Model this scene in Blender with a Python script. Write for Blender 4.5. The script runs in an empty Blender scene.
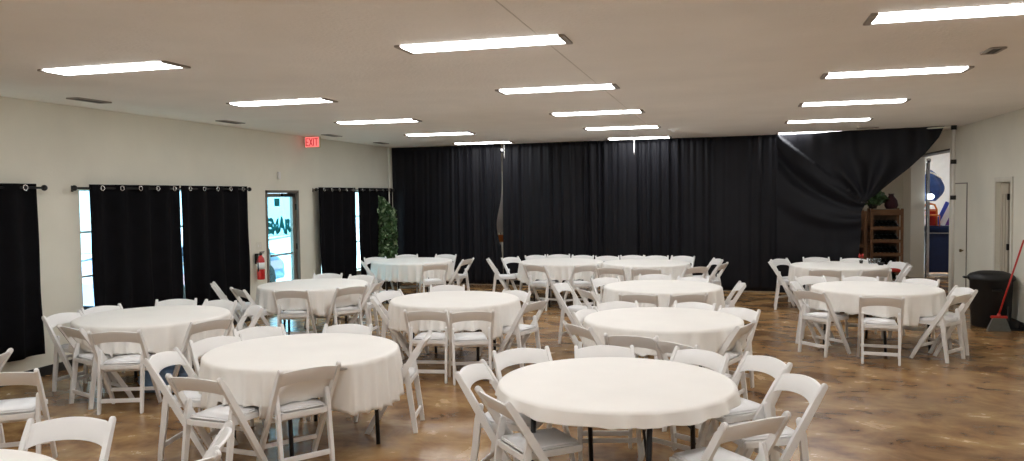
import bpy, bmesh, math, random
from mathutils import Vector, Matrix
random.seed(7)
PI = math.pi
sc = bpy.context.scene
COL = sc.collection
R_ = math.radians

# ------------------------------------------------------------------ materials
def new_mat(name):
    m = bpy.data.materials.new(name); m.use_nodes = True
    nt = m.node_tree; b = nt.nodes['Principled BSDF']
    return m, nt, b

def mat(name, col, rough=.5, metal=0, noise=0, nscale=8, bump=0, bscale=60, spec=None, sheen=0, stretch=(1, 1, 1), emit=None, es=0):
    m, nt, b = new_mat(name)
    b.inputs['Base Color'].default_value = (*col, 1)
    b.inputs['Roughness'].default_value = rough
    b.inputs['Metallic'].default_value = metal
    if spec is not None: b.inputs['Specular IOR Level'].default_value = spec
    if sheen: b.inputs['Sheen Weight'].default_value = sheen
    if emit:
        b.inputs['Emission Color'].default_value = (*emit, 1); b.inputs['Emission Strength'].default_value = es
    tc = nt.nodes.new('ShaderNodeTexCoord'); mp = nt.nodes.new('ShaderNodeMapping')
    mp.inputs['Scale'].default_value = stretch
    nt.links.new(tc.outputs['Object'], mp.inputs['Vector'])
    if noise:
        n = nt.nodes.new('ShaderNodeTexNoise'); n.inputs['Scale'].default_value = nscale; n.inputs['Detail'].default_value = 5
        nt.links.new(mp.outputs[0], n.inputs['Vector'])
        r = nt.nodes.new('ShaderNodeValToRGB')
        r.color_ramp.elements[0].position = .3; r.color_ramp.elements[1].position = .7
        r.color_ramp.elements[0].color = (*[c * (1 - noise) for c in col], 1)
        r.color_ramp.elements[1].color = (*[min(1, c * (1 + noise)) for c in col], 1)
        nt.links.new(n.outputs['Fac'], r.inputs[0]); nt.links.new(r.outputs[0], b.inputs['Base Color'])
    if bump:
        n2 = nt.nodes.new('ShaderNodeTexNoise'); n2.inputs['Scale'].default_value = bscale; n2.inputs['Detail'].default_value = 4
        nt.links.new(mp.outputs[0], n2.inputs['Vector'])
        bp = nt.nodes.new('ShaderNodeBump'); bp.inputs['Strength'].default_value = bump; bp.inputs['Distance'].default_value = .01
        nt.links.new(n2.outputs['Fac'], bp.inputs['Height']); nt.links.new(bp.outputs[0], b.inputs['Normal'])
    return m

def floor_mat():
    m, nt, b = new_mat('stained_concrete')
    N = nt.nodes; L = nt.links
    tc = N.new('ShaderNodeTexCoord')
    mp = N.new('ShaderNodeMapping'); mp.inputs['Scale'].default_value = (1, 1.3, 1); mp.inputs['Rotation'].default_value = (0, 0, .5)
    L.new(tc.outputs['Object'], mp.inputs[0])
    n1 = N.new('ShaderNodeTexNoise'); n1.inputs['Scale'].default_value = 2.1; n1.inputs['Detail'].default_value = 11; n1.inputs['Roughness'].default_value = .62; n1.inputs['Distortion'].default_value = .35
    L.new(mp.outputs[0], n1.inputs['Vector'])
    r = N.new('ShaderNodeValToRGB'); cr = r.color_ramp
    cr.elements[0].position = .34; cr.elements[0].color = (.17, .082, .034, 1)
    cr.elements[1].position = .68; cr.elements[1].color = (.58, .39, .19, 1)
    e = cr.elements.new(.45); e.color = (.30, .165, .07, 1)
    e = cr.elements.new(.57); e.color = (.42, .26, .115, 1)
    L.new(n1.outputs['Fac'], r.inputs[0])
    n3 = N.new('ShaderNodeTexNoise'); n3.inputs['Scale'].default_value = .5; n3.inputs['Detail'].default_value = 4
    L.new(tc.outputs['Object'], n3.inputs['Vector'])
    mx = N.new('ShaderNodeMixRGB'); mx.blend_type = 'MULTIPLY'; mx.inputs[0].default_value = .6
    r3 = N.new('ShaderNodeValToRGB'); r3.color_ramp.elements[0].position = .35; r3.color_ramp.elements[1].position = .65
    r3.color_ramp.elements[0].color = (.45, .42, .42, 1); r3.color_ramp.elements[1].color = (1.1, 1.04, .95, 1)
    L.new(n3.outputs['Fac'], r3.inputs[0]); L.new(r.outputs[0], mx.inputs[1]); L.new(r3.outputs[0], mx.inputs[2])
    L.new(mx.outputs[0], b.inputs['Base Color'])
    rr = N.new('ShaderNodeMapRange'); rr.inputs['To Min'].default_value = .16; rr.inputs['To Max'].default_value = .34
    L.new(n1.outputs['Fac'], rr.inputs['Value']); L.new(rr.outputs[0], b.inputs['Roughness'])
    bp = N.new('ShaderNodeBump'); bp.inputs['Strength'].default_value = .02; bp.inputs['Distance'].default_value = .01
    L.new(n1.outputs['Fac'], bp.inputs['Height']); L.new(bp.outputs[0], b.inputs['Normal'])
    b.inputs['Specular IOR Level'].default_value = .5
    return m

def emis(name, col, s):
    m = bpy.data.materials.new(name); m.use_nodes = True; nt = m.node_tree; nt.nodes.clear()
    e = nt.nodes.new('ShaderNodeEmission'); e.inputs[0].default_value = (*col, 1); e.inputs[1].default_value = s
    o = nt.nodes.new('ShaderNodeOutputMaterial'); nt.links.new(e.outputs[0], o.inputs[0]); return m

def glass_mat(name, tint=(.8, .97, 1.0)):
    m = bpy.data.materials.new(name); m.use_nodes = True; nt = m.node_tree; nt.nodes.clear()
    t = nt.nodes.new('ShaderNodeBsdfTransparent'); t.inputs[0].default_value = (*tint, 1)
    g = nt.nodes.new('ShaderNodeBsdfGlossy'); g.inputs['Roughness'].default_value = .03
    x = nt.nodes.new('ShaderNodeMixShader'); x.inputs[0].default_value = .06
    o = nt.nodes.new('ShaderNodeOutputMaterial')
    nt.links.new(t.outputs[0], x.inputs[1]); nt.links.new(g.outputs[0], x.inputs[2]); nt.links.new(x.outputs[0], o.inputs[0]); return m

def grid_mat():
    m, nt, b = new_mat('pale_block_facade')
    br = nt.nodes.new('ShaderNodeTexBrick'); br.inputs['Scale'].default_value = 1.0
    br.inputs['Color1'].default_value = (.62, .72, .74, 1); br.inputs['Color2'].default_value = (.7, .78, .8, 1); br.inputs['Mortar'].default_value = (.3, .42, .46, 1)
    br.inputs['Mortar Size'].default_value = .025; br.inputs['Brick Width'].default_value = .9; br.inputs['Row Height'].default_value = .5
    tc = nt.nodes.new('ShaderNodeTexCoord'); mp = nt.nodes.new('ShaderNodeMapping'); mp.inputs['Rotation'].default_value = (PI / 2, 0, PI / 2)
    nt.links.new(tc.outputs['Object'], mp.inputs[0]); nt.links.new(mp.outputs[0], br.inputs['Vector'])
    nt.links.new(br.outputs['Color'], b.inputs['Base Color']); b.inputs['Roughness'].default_value = .9
    return m

M = {}
M['wall'] = mat('painted_wall', (.76, .735, .635), .75, noise=.05, nscale=1.2, bump=.25, bscale=45)
M['ceil'] = mat('painted_ceiling', (.87, .825, .765), .9, noise=.03, nscale=1.5, bump=.5, bscale=30)
M['floor'] = floor_mat()
M['black_base'] = mat('black_vinyl', (.012, .012, .012), .5, noise=.1)
M['resin'] = mat('white_resin', (.86, .85, .835), .38, noise=.02, nscale=5)
M['pad'] = mat('white_vinyl', (.90, .90, .91), .42, noise=.02, nscale=12, bump=.1, bscale=20)
M['cloth'] = mat('cream_polyester', (.90, .875, .83), .85, noise=.02, nscale=3, bump=.15, bscale=260, sheen=.15)
M['steel_dark'] = mat('dark_steel', (.035, .035, .038), .4, metal=.6, noise=.1)
M['plastic_top'] = mat('grey_plastic', (.42, .42, .42), .5, noise=.05)
M['black_curtain'] = mat('black_blackout_fabric', (.005, .0048, .006), .95, noise=.2, nscale=6, bump=.2, bscale=300, spec=.1)
M['drape'] = mat('black_drape_fabric', (.006, .006, .009), .5, noise=.18, nscale=2.5, bump=.15, bscale=260, spec=.2, sheen=.04)
M['chrome'] = mat('chrome', (.75, .75, .76), .22, metal=1, noise=.04)
M['black_metal'] = mat('black_metal', (.015, .014, .013), .4, metal=.4, noise=.1)
M['frame_grey'] = mat('bronze_aluminium', (.20, .17, .14), .45, metal=.3, noise=.08)
M['white_trim'] = mat('cream_trim', (.70, .67, .58), .5, noise=.04)
M['glass'] = glass_mat('tinted_glass', (.86, .98, 1.0))
M['door_glass'] = glass_mat('door_glass', (.62, .88, .95))
M['clear'] = glass_mat('clear_plastic', (.93, .95, .96))
M['light'] = emis('fluorescent_diffuser', (.97, .985, 1.0), 14.5)
M['fixture'] = mat('fixture_metal', (.30, .26, .22), .5, noise=.05)
M['vent'] = mat('vent_metal', (.10, .09, .08), .6, noise=.1)
M['red'] = mat('red_paint', (.55, .02, .015), .35, noise=.08)
M['red_bright'] = mat('red_plastic', (.52, .03, .02), .4, noise=.08)
M['white_label'] = mat('paper_label', (.8, .78, .76), .6, noise=.04)
M['teal'] = mat('teal_window_paint', (.0, .27, .33), .6, noise=.15, nscale=20)
M['leaf'] = mat('ivy_leaf', (.055, .12, .04), .55, noise=.5, nscale=9)
M['leaf2'] = mat('ivy_leaf_pale', (.30, .40, .24), .5, noise=.35, nscale=9)
M['bark'] = mat('bark', (.09, .055, .03), .8, noise=.3, nscale=20)
M['pot'] = mat('black_pot', (.02, .018, .016), .5, noise=.1)
M['trash'] = mat('black_plastic', (.005, .005, .0055), .55, noise=.1, bump=.1)
M['broomgrey'] = mat('grey_bristle', (.11, .115, .10), .8, noise=.3, nscale=30, stretch=(12, 12, 1))
M['wood'] = mat('orange_wood', (.17, .075, .028), .5, noise=.3, nscale=6, stretch=(1, 1, 10))
M['bottle'] = mat('dark_bottle_glass', (.02, .022, .02), .15, noise=.2)
M['burgundy'] = mat('burgundy_fabric', (.04, .006, .012), .8, noise=.2)
M['navy'] = mat('navy_plastic', (.012, .03, .10), .4, noise=.1)
M['blue'] = mat('blue_tarp', (.03, .08, .27), .5, noise=.3, nscale=8)
M['brightblue'] = mat('blue_banner', (.05, .09, .5), .6, noise=.1)
M['purple'] = mat('purple_banner', (.16, .04, .33), .6, noise=.1)
M['pink'] = mat('pink_banner', (.7, .12, .25), .6, noise=.1)
M['orange'] = mat('orange_metal', (.75, .23, .043), .45, noise=.1)
M['storage_white'] = mat('storage_wall_paint', (.72, .74, .78), .8, noise=.03)
M['lantern'] = emis('lantern_glow', (.85, .95, 1), 3)
M['exit_face'] = emis('exit_face_glow', (1, .20, .18), .85)
M['exit_letter'] = emis('exit_letter_glow', (.42, .0, .01), .6)
M['exit_body'] = mat('exit_housing', (.62, .58, .42), .5, noise=.03)
M['asphalt'] = mat('pale_pavement', (.50, .58, .58), .9, noise=.08, nscale=2)
M['facade'] = grid_mat()
M['car_paint'] = mat('car_paint', (.28, .38, .55), .25, noise=.05)
M['car_glass'] = mat('car_glass', (.03, .05, .08), .1, noise=.05)
M['car_pink'] = mat('car_reflection_pink', (.6, .35, .42), .35, noise=.05)
M['tyre'] = mat('tyre_rubber', (.02, .02, .02), .8, noise=.1)
M['brown_box'] = mat('brown_metal', (.16, .11, .09), .6, noise=.1)
M['knob'] = mat('brass_knob', (.25, .2, .12), .3, metal=1, noise=.1)
M['pvc'] = mat('cream_pvc', (.74, .71, .64), .45, noise=.05)
M['reflection_blue'] = mat('window_reflection', (.22, .36, .58), .45, noise=.2, nscale=14, bump=.6, bscale=16)
M['door_leaf'] = mat('beige_door_paint', (.50, .45, .36), .55, noise=.05, nscale=3, stretch=(1, 1, .2))
M['dark_void'] = mat('closet_shade_paint', (.02, .019, .017), .8, noise=.1)  # near-black closet walls carry the shade of the door gap in their colour
M['seam'] = mat('seam_filler', (.66, .61, .54), .9, noise=.1)  # thin joint, slightly darker than the ceiling

# ------------------------------------------------------------------ helpers
def obj(name, bm, m, parent=None, smooth=False, loc=None):
    me = bpy.data.meshes.new(name)
    bmesh.ops.recalc_face_normals(bm, faces=bm.faces[:])
    bm.to_mesh(me); bm.free()
    if smooth:
        for p in me.polygons: p.use_smooth = True
    me.materials.append(m)
    o = bpy.data.objects.new(name, me); COL.objects.link(o)
    if parent: o.parent = parent
    if loc: o.location = loc
    return o

def tag(o, label, cat, group=None):
    o['label'] = label; o['category'] = cat
    if group: o['group'] = group
    return o

def thing(name, label, cat, loc=(0, 0, 0), rz=0, group=None):
    o = bpy.data.objects.new(name, None); COL.objects.link(o)
    o.location = loc; o.rotation_euler = (0, 0, rz); o.empty_display_size = .1
    return tag(o, label, cat, group)

def struct(name, bm, m, parent=None, smooth=False):
    o = obj(name, bm, m, parent, smooth)
    if not parent: o['kind'] = 'structure'
    return o

def box(bm, x0, x1, y0, y1, z0, z1, bev=0, mtx=None):
    r = bmesh.ops.create_cube(bm, size=1)
    vs = r['verts']
    for v in vs:
        v.co = Vector(((x0 + x1) / 2 + v.co.x * (x1 - x0), (y0 + y1) / 2 + v.co.y * (y1 - y0), (z0 + z1) / 2 + v.co.z * (z1 - z0)))
    if bev:
        es = list({e for v in vs for e in v.link_edges})
        g = bmesh.ops.bevel(bm, geom=es, offset=bev, segments=2, affect='EDGES')
        vs = list({v for f in g['faces'] for v in f.verts} | {v for v in vs if v.is_valid})
    if mtx:
        for v in vs: v.co = mtx @ v.co
    return vs

def tube(bm, pts, r, n=10, closed=False, cap=True):
    pts = [Vector(p) for p in pts]; rings = []
    rs = r if isinstance(r, (list, tuple)) else [r] * len(pts)
    K = len(pts)
    for i, p in enumerate(pts):
        if closed: d = pts[(i + 1) % K] - pts[i - 1]
        else: d = pts[min(i + 1, K - 1)] - pts[max(i - 1, 0)]
        d.normalize()
        a = Vector((0, 0, 1)) if abs(d.z) < .9 else Vector((1, 0, 0))
        u = d.cross(a).normalized(); w = d.cross(u)
        rings.append([bm.verts.new(p + rs[i] * (math.cos(2 * PI * k / n) * u + math.sin(2 * PI * k / n) * w)) for k in range(n)])
    for i in range(K if closed else K - 1):
        A = rings[i]; B = rings[(i + 1) % K]
        for k in range(n): bm.faces.new((A[k], A[(k + 1) % n], B[(k + 1) % n], B[k]))
    if cap and not closed:
        bm.faces.new(rings[0]); bm.faces.new(rings[-1])

def lathe(bm, prof, n=32, c=(0, 0)):
    rings = []
    for r, z in prof:
        if r < 1e-5: rings.append([bm.verts.new((c[0], c[1], z))])
        else: rings.append([bm.verts.new((c[0] + r * math.cos(2 * PI * k / n), c[1] + r * math.sin(2 * PI * k / n), z)) for k in range(n)])
    for A, B in zip(rings, rings[1:]):
        for k in range(n):
            a = A[k % len(A)], A[(k + 1) % len(A)]; b = B[k % len(B)], B[(k + 1) % len(B)]
            f = [a[0]] + ([a[1]] if len(A) > 1 else []) + ([b[1]] if len(B) > 1 else []) + [b[0]]
            if len(set(f)) > 2: bm.faces.new(list(dict.fromkeys(f)))

def prism_x(bm, prof, x0, x1, bev=0):
    """extrude a closed (y,z) outline from x0 to x1"""
    a = [bm.verts.new((x0, y, z)) for y, z in prof]; b = [bm.verts.new((x1, y, z)) for y, z in prof]
    n = len(prof); fs = [bm.faces.new(a), bm.faces.new(b)]
    for i in range(n): bm.faces.new((a[i], a[(i + 1) % n], b[(i + 1) % n], b[i]))
    if bev:
        es = [e for f in fs for e in f.edges]
        bmesh.ops.bevel(bm, geom=es, offset=bev, segments=2, affect='EDGES')

def strip_outline(path, w, round_a=True, round_b=False):
    """(y,z) centreline -> closed outline of width w, optionally round ended"""
    P = [Vector(p) for p in path]; L = []; Rr = []
    for i, p in enumerate(P):
        d = (P[min(i + 1, len(P) - 1)] - P[max(i - 1, 0)]).normalized(); n = Vector((-d.y, d.x))
        ww = w[i] if isinstance(w, (list, tuple)) else w
        L.append(p + n * ww / 2); Rr.append(p - n * ww / 2)
    out = list(L)
    if round_b:
        d = (P[-1] - P[-2]).normalized(); n = Vector((-d.y, d.x)); ww = w[-1] if isinstance(w, (list, tuple)) else w
        for k in range(1, 6):
            t = PI / 2 - PI * k / 6; out.append(P[-1] + n * math.sin(t) * ww / 2 + d * math.cos(t) * ww / 2)
    out += Rr[::-1]
    if round_a:
        d = (P[0] - P[1]).normalized(); n = Vector((-d.y, d.x)); ww = w[0] if isinstance(w, (list, tuple)) else w
        for k in range(1, 6):
            t = PI / 2 - PI * k / 6; out.append(P[0] + n * math.sin(t) * ww / 2 + d * math.cos(t) * ww / 2)
    return [(v.x, v.y) for v in out]

def dup(root, loc, rz, label, group):
    r = root.copy(); COL.objects.link(r); r.location = loc; r.rotation_euler = (0, 0, rz)
    r['label'] = label; r['group'] = group
    for ch in list(root.children):
        c = ch.copy(); COL.objects.link(c); c.parent = r
        for g in list(ch.children):
            d = g.copy(); COL.objects.link(d); d.parent = c
    return r

# ------------------------------------------------------------------ room shell
HZ = 2.935          # ceiling
LX, RX = -7.1, 3.75
YB, YF = -4.0, 19.5
bm = bmesh.new(); box(bm, LX - .3, 9.0, YB, 24, -.12, 0); struct('floor', bm, M['floor'])
bm = bmesh.new(); box(bm, LX - .3, 9.0, YB, 24, HZ, HZ + .12); struct('ceiling', bm, M['ceil'])
bm = bmesh.new(); box(bm, LX - .3, 9.0, YB - .15, YB, 0, HZ); struct('wall_rear', bm, M['wall'])
bm = bmesh.new(); box(bm, LX - .15, RX + .27, YF, YF + .15, 0, HZ); struct('wall_back', bm, M['wall'])
# left wall with openings: windows (y0,y1,z0,z1)
WT = .16
opens = [(3.7, 6.72, .42, 1.97), (7.4, 10.4, .42, 2.02), (11.14, 12.14, 0, 2.0), (12.88, 15.6, .42, 2.0)]
bm = bmesh.new()
y = YB
for (a, b_, z0, z1) in opens:
    box(bm, LX - WT, LX, y, a, 0, HZ)
    if z0 > 0: box(bm, LX - WT, LX, a, b_, 0, z0)
    box(bm, LX - WT, LX, a, b_, z1, HZ)
    y = b_
box(bm, LX - WT, LX, y, YF, 0, HZ)
struct('wall_left', bm, M['wall'])
# right wall: narrow door recess and wide storage opening
bm = bmesh.new()
box(bm, RX, RX + .27, YB, 12.38, 0, HZ)
box(bm, RX, RX + .27, 12.38, 13.02, 1.97, HZ)
box(bm, RX, RX + .27, 13.02, 15.6, 0, HZ)
box(bm, RX, RX + .27, 15.6, 18.7, 2.6, HZ)
box(bm, RX, RX + .27, 18.7, YF, 0, HZ)
struct('wall_right', bm, M['wall'])
# baseboards
bm = bmesh.new()
for a, b_ in ((YB, 11.1), (12.2, YF)): box(bm, LX, LX + .012, a, b_, 0, .1, .003)
struct('baseboard_left', bm, M['black_base'])
bm = bmesh.new()
for a, b_ in ((YB, 12.3), (13.1, 14.4)): box(bm, RX - .012, RX, a, b_, 0, .1, .003)
struct('baseboard_right', bm, M['black_base'])
# storage room beyond the wide opening
bm = bmesh.new(); box(bm, RX + .27, 9, 22.5, 22.65, 0, HZ); struct('wall_storage_back', bm, M['storage_white'])
bm = bmesh.new(); box(bm, 8.85, 9, 13.3, 22.5, 0, HZ); struct('wall_storage_side', bm, M['storage_white'])
bm = bmesh.new(); box(bm, RX + .27, 9, 13.15, 13.3, 0, HZ); struct('wall_storage_front', bm, M['storage_white'])
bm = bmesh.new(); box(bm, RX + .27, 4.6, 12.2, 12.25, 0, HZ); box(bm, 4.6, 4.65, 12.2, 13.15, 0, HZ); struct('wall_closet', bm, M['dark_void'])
# header strip of the opening
bm = bmesh.new(); box(bm, RX + .02, RX + .25, 15.6, 18.7, 2.57, 2.6); struct('trim_1', bm, M['black_metal'])
# ceiling seam, a raised hairline joint
bm = bmesh.new(); box(bm, -1.234, -1.226, 1.5, 13.2, HZ - .002, HZ); struct('trim_2', bm, M['seam'])

# windows on the left wall: frame, glass, sill
def window(n, a, b_, z0, z1, mull):
    bm = bmesh.new(); f = .035
    X0, X1 = LX - .12, LX - .07
    box(bm, X0, X1, a, a + f, z0, z1); box(bm, X0, X1, b_ - f, b_, z0, z1)
    box(bm, X0, X1, a, b_, z1 - f, z1); box(bm, X0, X1, a, b_, z0, z0 + f)
    for q in mull: box(bm, X0, X1, q - .02, q + .02, z0, z1)
    for zz in (z0 + (z1 - z0) * .36, z0 + (z1 - z0) * .68): box(bm, X0 + .01, X1 - .01, a, b_, zz - .012, zz + .012)
    w = struct('window_%d' % n, bm, M['white_trim'])
    bm = bmesh.new(); box(bm, LX - .097, LX - .093, a + .03, b_ - .03, z0 + .03, z1 - .03)
    obj('window_pane', bm, M['glass'], w)
    bm = bmesh.new(); box(bm, LX - .07, LX + .03, a - .02, b_ + .02, z0 - .03, z0 + .005, .004)
    obj('window_sill', bm, M['white_trim'], w)
window(1, *opens[0], (5.2,)); window(2, *opens[1], (8.4, 9.4)); window(3, *opens[3], (13.6, 15.0))

# glass exit door
a, b_ = 11.14, 12.14
bm = bmesh.new()
box(bm, LX - .14, LX + .015, a, a + .045, 0, 2.0); box(bm, LX - .14, LX + .015, b_ - .045, b_, 0, 2.0); box(bm, LX - .14, LX + .015, a, b_, 1.955, 2.0)
d1 = struct('door_1', bm, M['frame_grey'])
bm = bmesh.new()
X0, X1 = LX - .07, LX - .03
box(bm, X0, X1, a + .05, a + .09, .01, 1.95); box(bm, X0, X1, b_ - .14, b_ - .05, .01, 1.95)
box(bm, X0, X1, a + .05, b_ - .05, 1.89, 1.95); box(bm, X0, X1, a + .05, b_ - .05, .01, .13)
lf = obj('door_leaf', bm, M['frame_grey'], d1)
bm = bmesh.new(); box(bm, LX - .052, LX - .048, a + .09, b_ - .14, .13, 1.89); obj('door_pane', bm, M['door_glass'], d1)
bm = bmesh.new(); box(bm, LX - .03, LX + .03, b_ - .5, b_ - .2, 1.9, 1.95, .006); tube(bm, [(LX + .01, b_ - .35, 1.955), (LX + .06, b_ - .2, 1.965), (LX + .02, b_ - .06, 1.965)], .008, 8)
obj('door_closer', bm, M['black_metal'], d1)
bm = bmesh.new()
for z in (.35, 1.05, 1.72): tube(bm, [(LX - .02, b_ - .05, z - .05), (LX - .02, b_ - .05, z + .05)], .014, 8)
obj('hinge', bm, M['black_metal'], d1)
bm = bmesh.new(); box(bm, LX - .03, LX + .02, a + .13, b_ - .2, .93, .965, .006); obj('push_bar', bm, M['chrome'], d1)
bm = bmesh.new(); box(bm, LX - .047, LX - .044, 11.47, 11.63, 1.74, 1.87); obj('sticker', bm, M['teal'], d1)
# painted brush lettering on the glass
def text_mesh(body, size, extr=.002, offset=0.0):
    cu = bpy.data.curves.new('letters', 'FONT'); cu.body = body; cu.size = size; cu.extrude = extr; cu.offset = offset
    o = bpy.data.objects.new('letters', cu); COL.objects.link(o)
    dg = bpy.context.evaluated_depsgraph_get(); me = bpy.data.meshes.new_from_object(o.evaluated_get(dg))
    bpy.data.objects.remove(o); return me
me = text_mesh('EMAR', .30, .0012, .02)
xs = [v.co.x for v in me.vertices]; w = max(xs) - min(xs)
for v in me.vertices:
    x = (v.co.x - min(xs)) / w; z = v.co.y
    v.co = Vector((v.co.z, x * .76, z * 1.05 + .03 * math.sin(x * 14)))
me.materials.append(M['teal'])
lt = bpy.data.objects.new('lettering', me); COL.objects.link(lt); lt.parent = d1; lt.location = (LX - .046, 11.225, 1.31); lt['label'] = 'teal brush lettering on the glass'

# flush door beside the opening and the narrow recessed door
bm = bmesh.new(); box(bm, RX - .012, RX + .002, 14.5, 15.32, 0, 1.965, .002); d2 = struct('door_2', bm, M['wall'])
bm = bmesh.new(); box(bm, RX - .014, RX + .001, 14.49, 14.5, 0, 1.98); box(bm, RX - .014, RX + .001, 14.49, 15.34, 1.965, 1.985); obj('door_gap_strip', bm, M['frame_grey'], d2)
bm = bmesh.new(); tube(bm, [(RX - .01, 14.66, .86), (RX - .035, 14.66, .86), (RX - .04, 14.66, .86), (RX - .07, 14.66, .86)], [.012, .012, .028, .024], 12); obj('door_knob', bm, M['knob'], d2)
bm = bmesh.new()
cw = .07
box(bm, RX - .02, RX, 12.38 - cw, 12.38, 0, 2.04, .004); box(bm, RX - .02, RX, 13.02, 13.02 + cw, 0, 2.04, .004); box(bm, RX - .02, RX, 12.38, 13.02, 1.97, 2.04, .004)
d3 = struct('door_3', bm, M['white_trim'])
bm = bmesh.new(); box(bm, RX + .05, RX + .09, 12.69, 13.015, .01, 1.955, .002)
box(bm, RX + .04, RX + .05, 12.78, 12.80, .2, 1.8, .002); box(bm, RX + .04, RX + .05, 12.90, 12.92, .2, 1.8, .002)
obj('door_leaf', bm, M['door_leaf'], d3)
bm = bmesh.new()
for z in (.25, 1.05, 1.76): box(bm, RX + .03, RX + .06, 12.65, 12.69, z - .045, z + .045, .003)
obj('hinge', bm, M['black_metal'], d3)

# ------------------------------------------------------------------ ceiling lights
rows = [5.376 + 2.492 * i for i in range(-3, 5)]
cols = [(-4.774, 'left'), (-1.665, 'middle'), (1.43, 'right')]
def light_proto():
    t = thing('ceiling_light', '', 'ceiling light')
    for s in (-1, 1):
        bm = bmesh.new(); x0 = s * .61; x1 = s * .565
        box(bm, min(x0, x1), max(x0, x1), -.15, .15, -.016, 0, .003); obj('end_cap', bm, M['fixture'], t)
    bm = bmesh.new()
    prof = [(-.128, 0), (-.122, -.010), (-.10, -.016), (.10, -.016), (.122, -.010), (.128, 0)]
    prism_x(bm, prof, -.563, .563)
    obj('diffuser', bm, M['light'], t)
    return t
LP = None
ordn = ['nearest', 'second', 'third', 'fourth', 'farthest']
for cx_, cn in cols:
    for i, yy in enumerate(rows):
        k = i - 3
        lab = ('%s glowing ceiling strip light in the %s row, counted from the camera' % (ordn[k], cn)) if k >= 0 else 'glowing ceiling strip light of the %s row, overhead behind the picture edge' % cn
        if LP is None:
            LP = light_proto(); LP.location = (cx_, yy, HZ); LP['label'] = lab; LP['group'] = 'strip lights on the ceiling'
        else: dup(LP, (cx_, yy, HZ), 0, lab, 'strip lights on the ceiling')
# unseen lights added to brighten behind the drapes, then two in the storage room
dup(LP, (-4.77, 17.83, HZ), 0, 'added unseen ceiling strip light behind the leftmost black drape', 'strip lights on the ceiling')
dup(LP, (-.4, 17.83, HZ), 0, 'added unseen ceiling strip light behind the middle black drape', 'strip lights on the ceiling')
dup(LP, (5.6, 18.0, HZ), 0, 'ceiling strip light inside the storage room', 'strip lights on the ceiling')
dup(LP, (5.6, 20.6, HZ), 0, 'ceiling strip light at the storage room rear', 'strip lights on the ceiling')

# vents
def vent(x, y, wx, wy, label):
    t = thing('ceiling_vent', label, 'vent', (x, y, HZ))
    bm = bmesh.new()
    for s in (-1, 1):
        box(bm, s * wx / 2 - .012, s * wx / 2 + .012, -wy / 2, wy / 2, -.012, 0); box(bm, -wx / 2, wx / 2, s * wy / 2 - .012, s * wy / 2 + .012, -.012, 0)
    obj('frame', bm, M['fixture'], t)
    bm = bmesh.new(); n = max(3, int(min(wx, wy) / .03))
    if wx < wy:
        for k in range(n): q = -wx / 2 + wx * (k + .5) / n; box(bm, q - .006, q + .006, -wy / 2, wy / 2, -.01, -.002)
    else:
        for k in range(n): q = -wy / 2 + wy * (k + .5) / n; box(bm, -wx / 2, wx / 2, q - .006, q + .006, -.01, -.002)
    box(bm, -wx / 2, wx / 2, -wy / 2, wy / 2, -.003, -.001)
    obj('louvre', bm, M['vent'], t)
vent(-6.53, 6.99, .14, .45, 'long dark ceiling vent above the left window, nearest the camera')
vent(-6.64, 9.62, .14, .45, 'dark ceiling vent between the left light row and the exit sign')
vent(-6.55, 12.35, .14, .45, 'small dark ceiling vent right above the exit sign')
vent(-6.62, 14.5, .14, .4, 'dark ceiling vent in the far left ceiling corner by the drape')
vent(1.95, 6.9, .09, .26, 'dark ceiling vent between the two nearest right strip lights')
vent(2.25, 14.55, .3, .12, 'small dark ceiling vent beside the farthest right strip light')
bm = bmesh.new(); lathe(bm, [(0, -.05), (.03, -.05), (.035, -.03), (.09, -.012), (.1, 0), (0, 0)], 20)
tag(obj('ceiling_speaker', bm, M['white_label'], None, True, (-.89, 13.5, HZ)), 'small round smoke detector on the ceiling before the drape', 'smoke detector').name = 'smoke_detector'

# exit sign
t = thing('exit_sign', 'small glowing red exit sign on left wall under ceiling', 'exit sign', (-6.93, 12.35, 2.735))
bm = bmesh.new(); box(bm, -.14, .14, 0, .06, 0, .19, .006); box(bm, -.03, .03, .02, .04, .19, HZ - 2.735); obj('housing', bm, M['exit_body'], t)
bm = bmesh.new(); box(bm, -.132, .132, -.006, 0, .008, .182, .002); obj('face', bm, M['exit_face'], t)
bm = bmesh.new()
def bar(x0, z0, x1, z1, w=.014):
    d = Vector((x1 - x0, z1 - z0)).normalized(); n = Vector((-d.y, d.x)) * w / 2
    A = [(x0 + n.x, z0 + n.y), (x1 + n.x, z1 + n.y), (x1 - n.x, z1 - n.y), (x0 - n.x, z0 - n.y)]
    f = [bm.verts.new((x, -.010, z)) for x, z in A]; g = [bm.verts.new((x, -.006, z)) for x, z in A]
    bm.faces.new(f); bm.faces.new(g)
    for i in range(4): bm.faces.new((f[i], f[(i + 1) % 4], g[(i + 1) % 4], g[i]))
zb, zt = .03, .16; zm = (zb + zt) / 2
bar(-.11, zb, -.11, zt); bar(-.11, zb + .007, -.06, zb + .007); bar(-.11, zm, -.065, zm); bar(-.11, zt - .007, -.06, zt - .007)
bar(-.045, zb, .01, zt); bar(-.045, zt, .01, zb); bar(.033, zb, .033, zt); bar(.053, zt - .007, .117, zt - .007); bar(.085, zb, .085, zt)
obj('letters', bm, M['exit_letter'], t)
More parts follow.
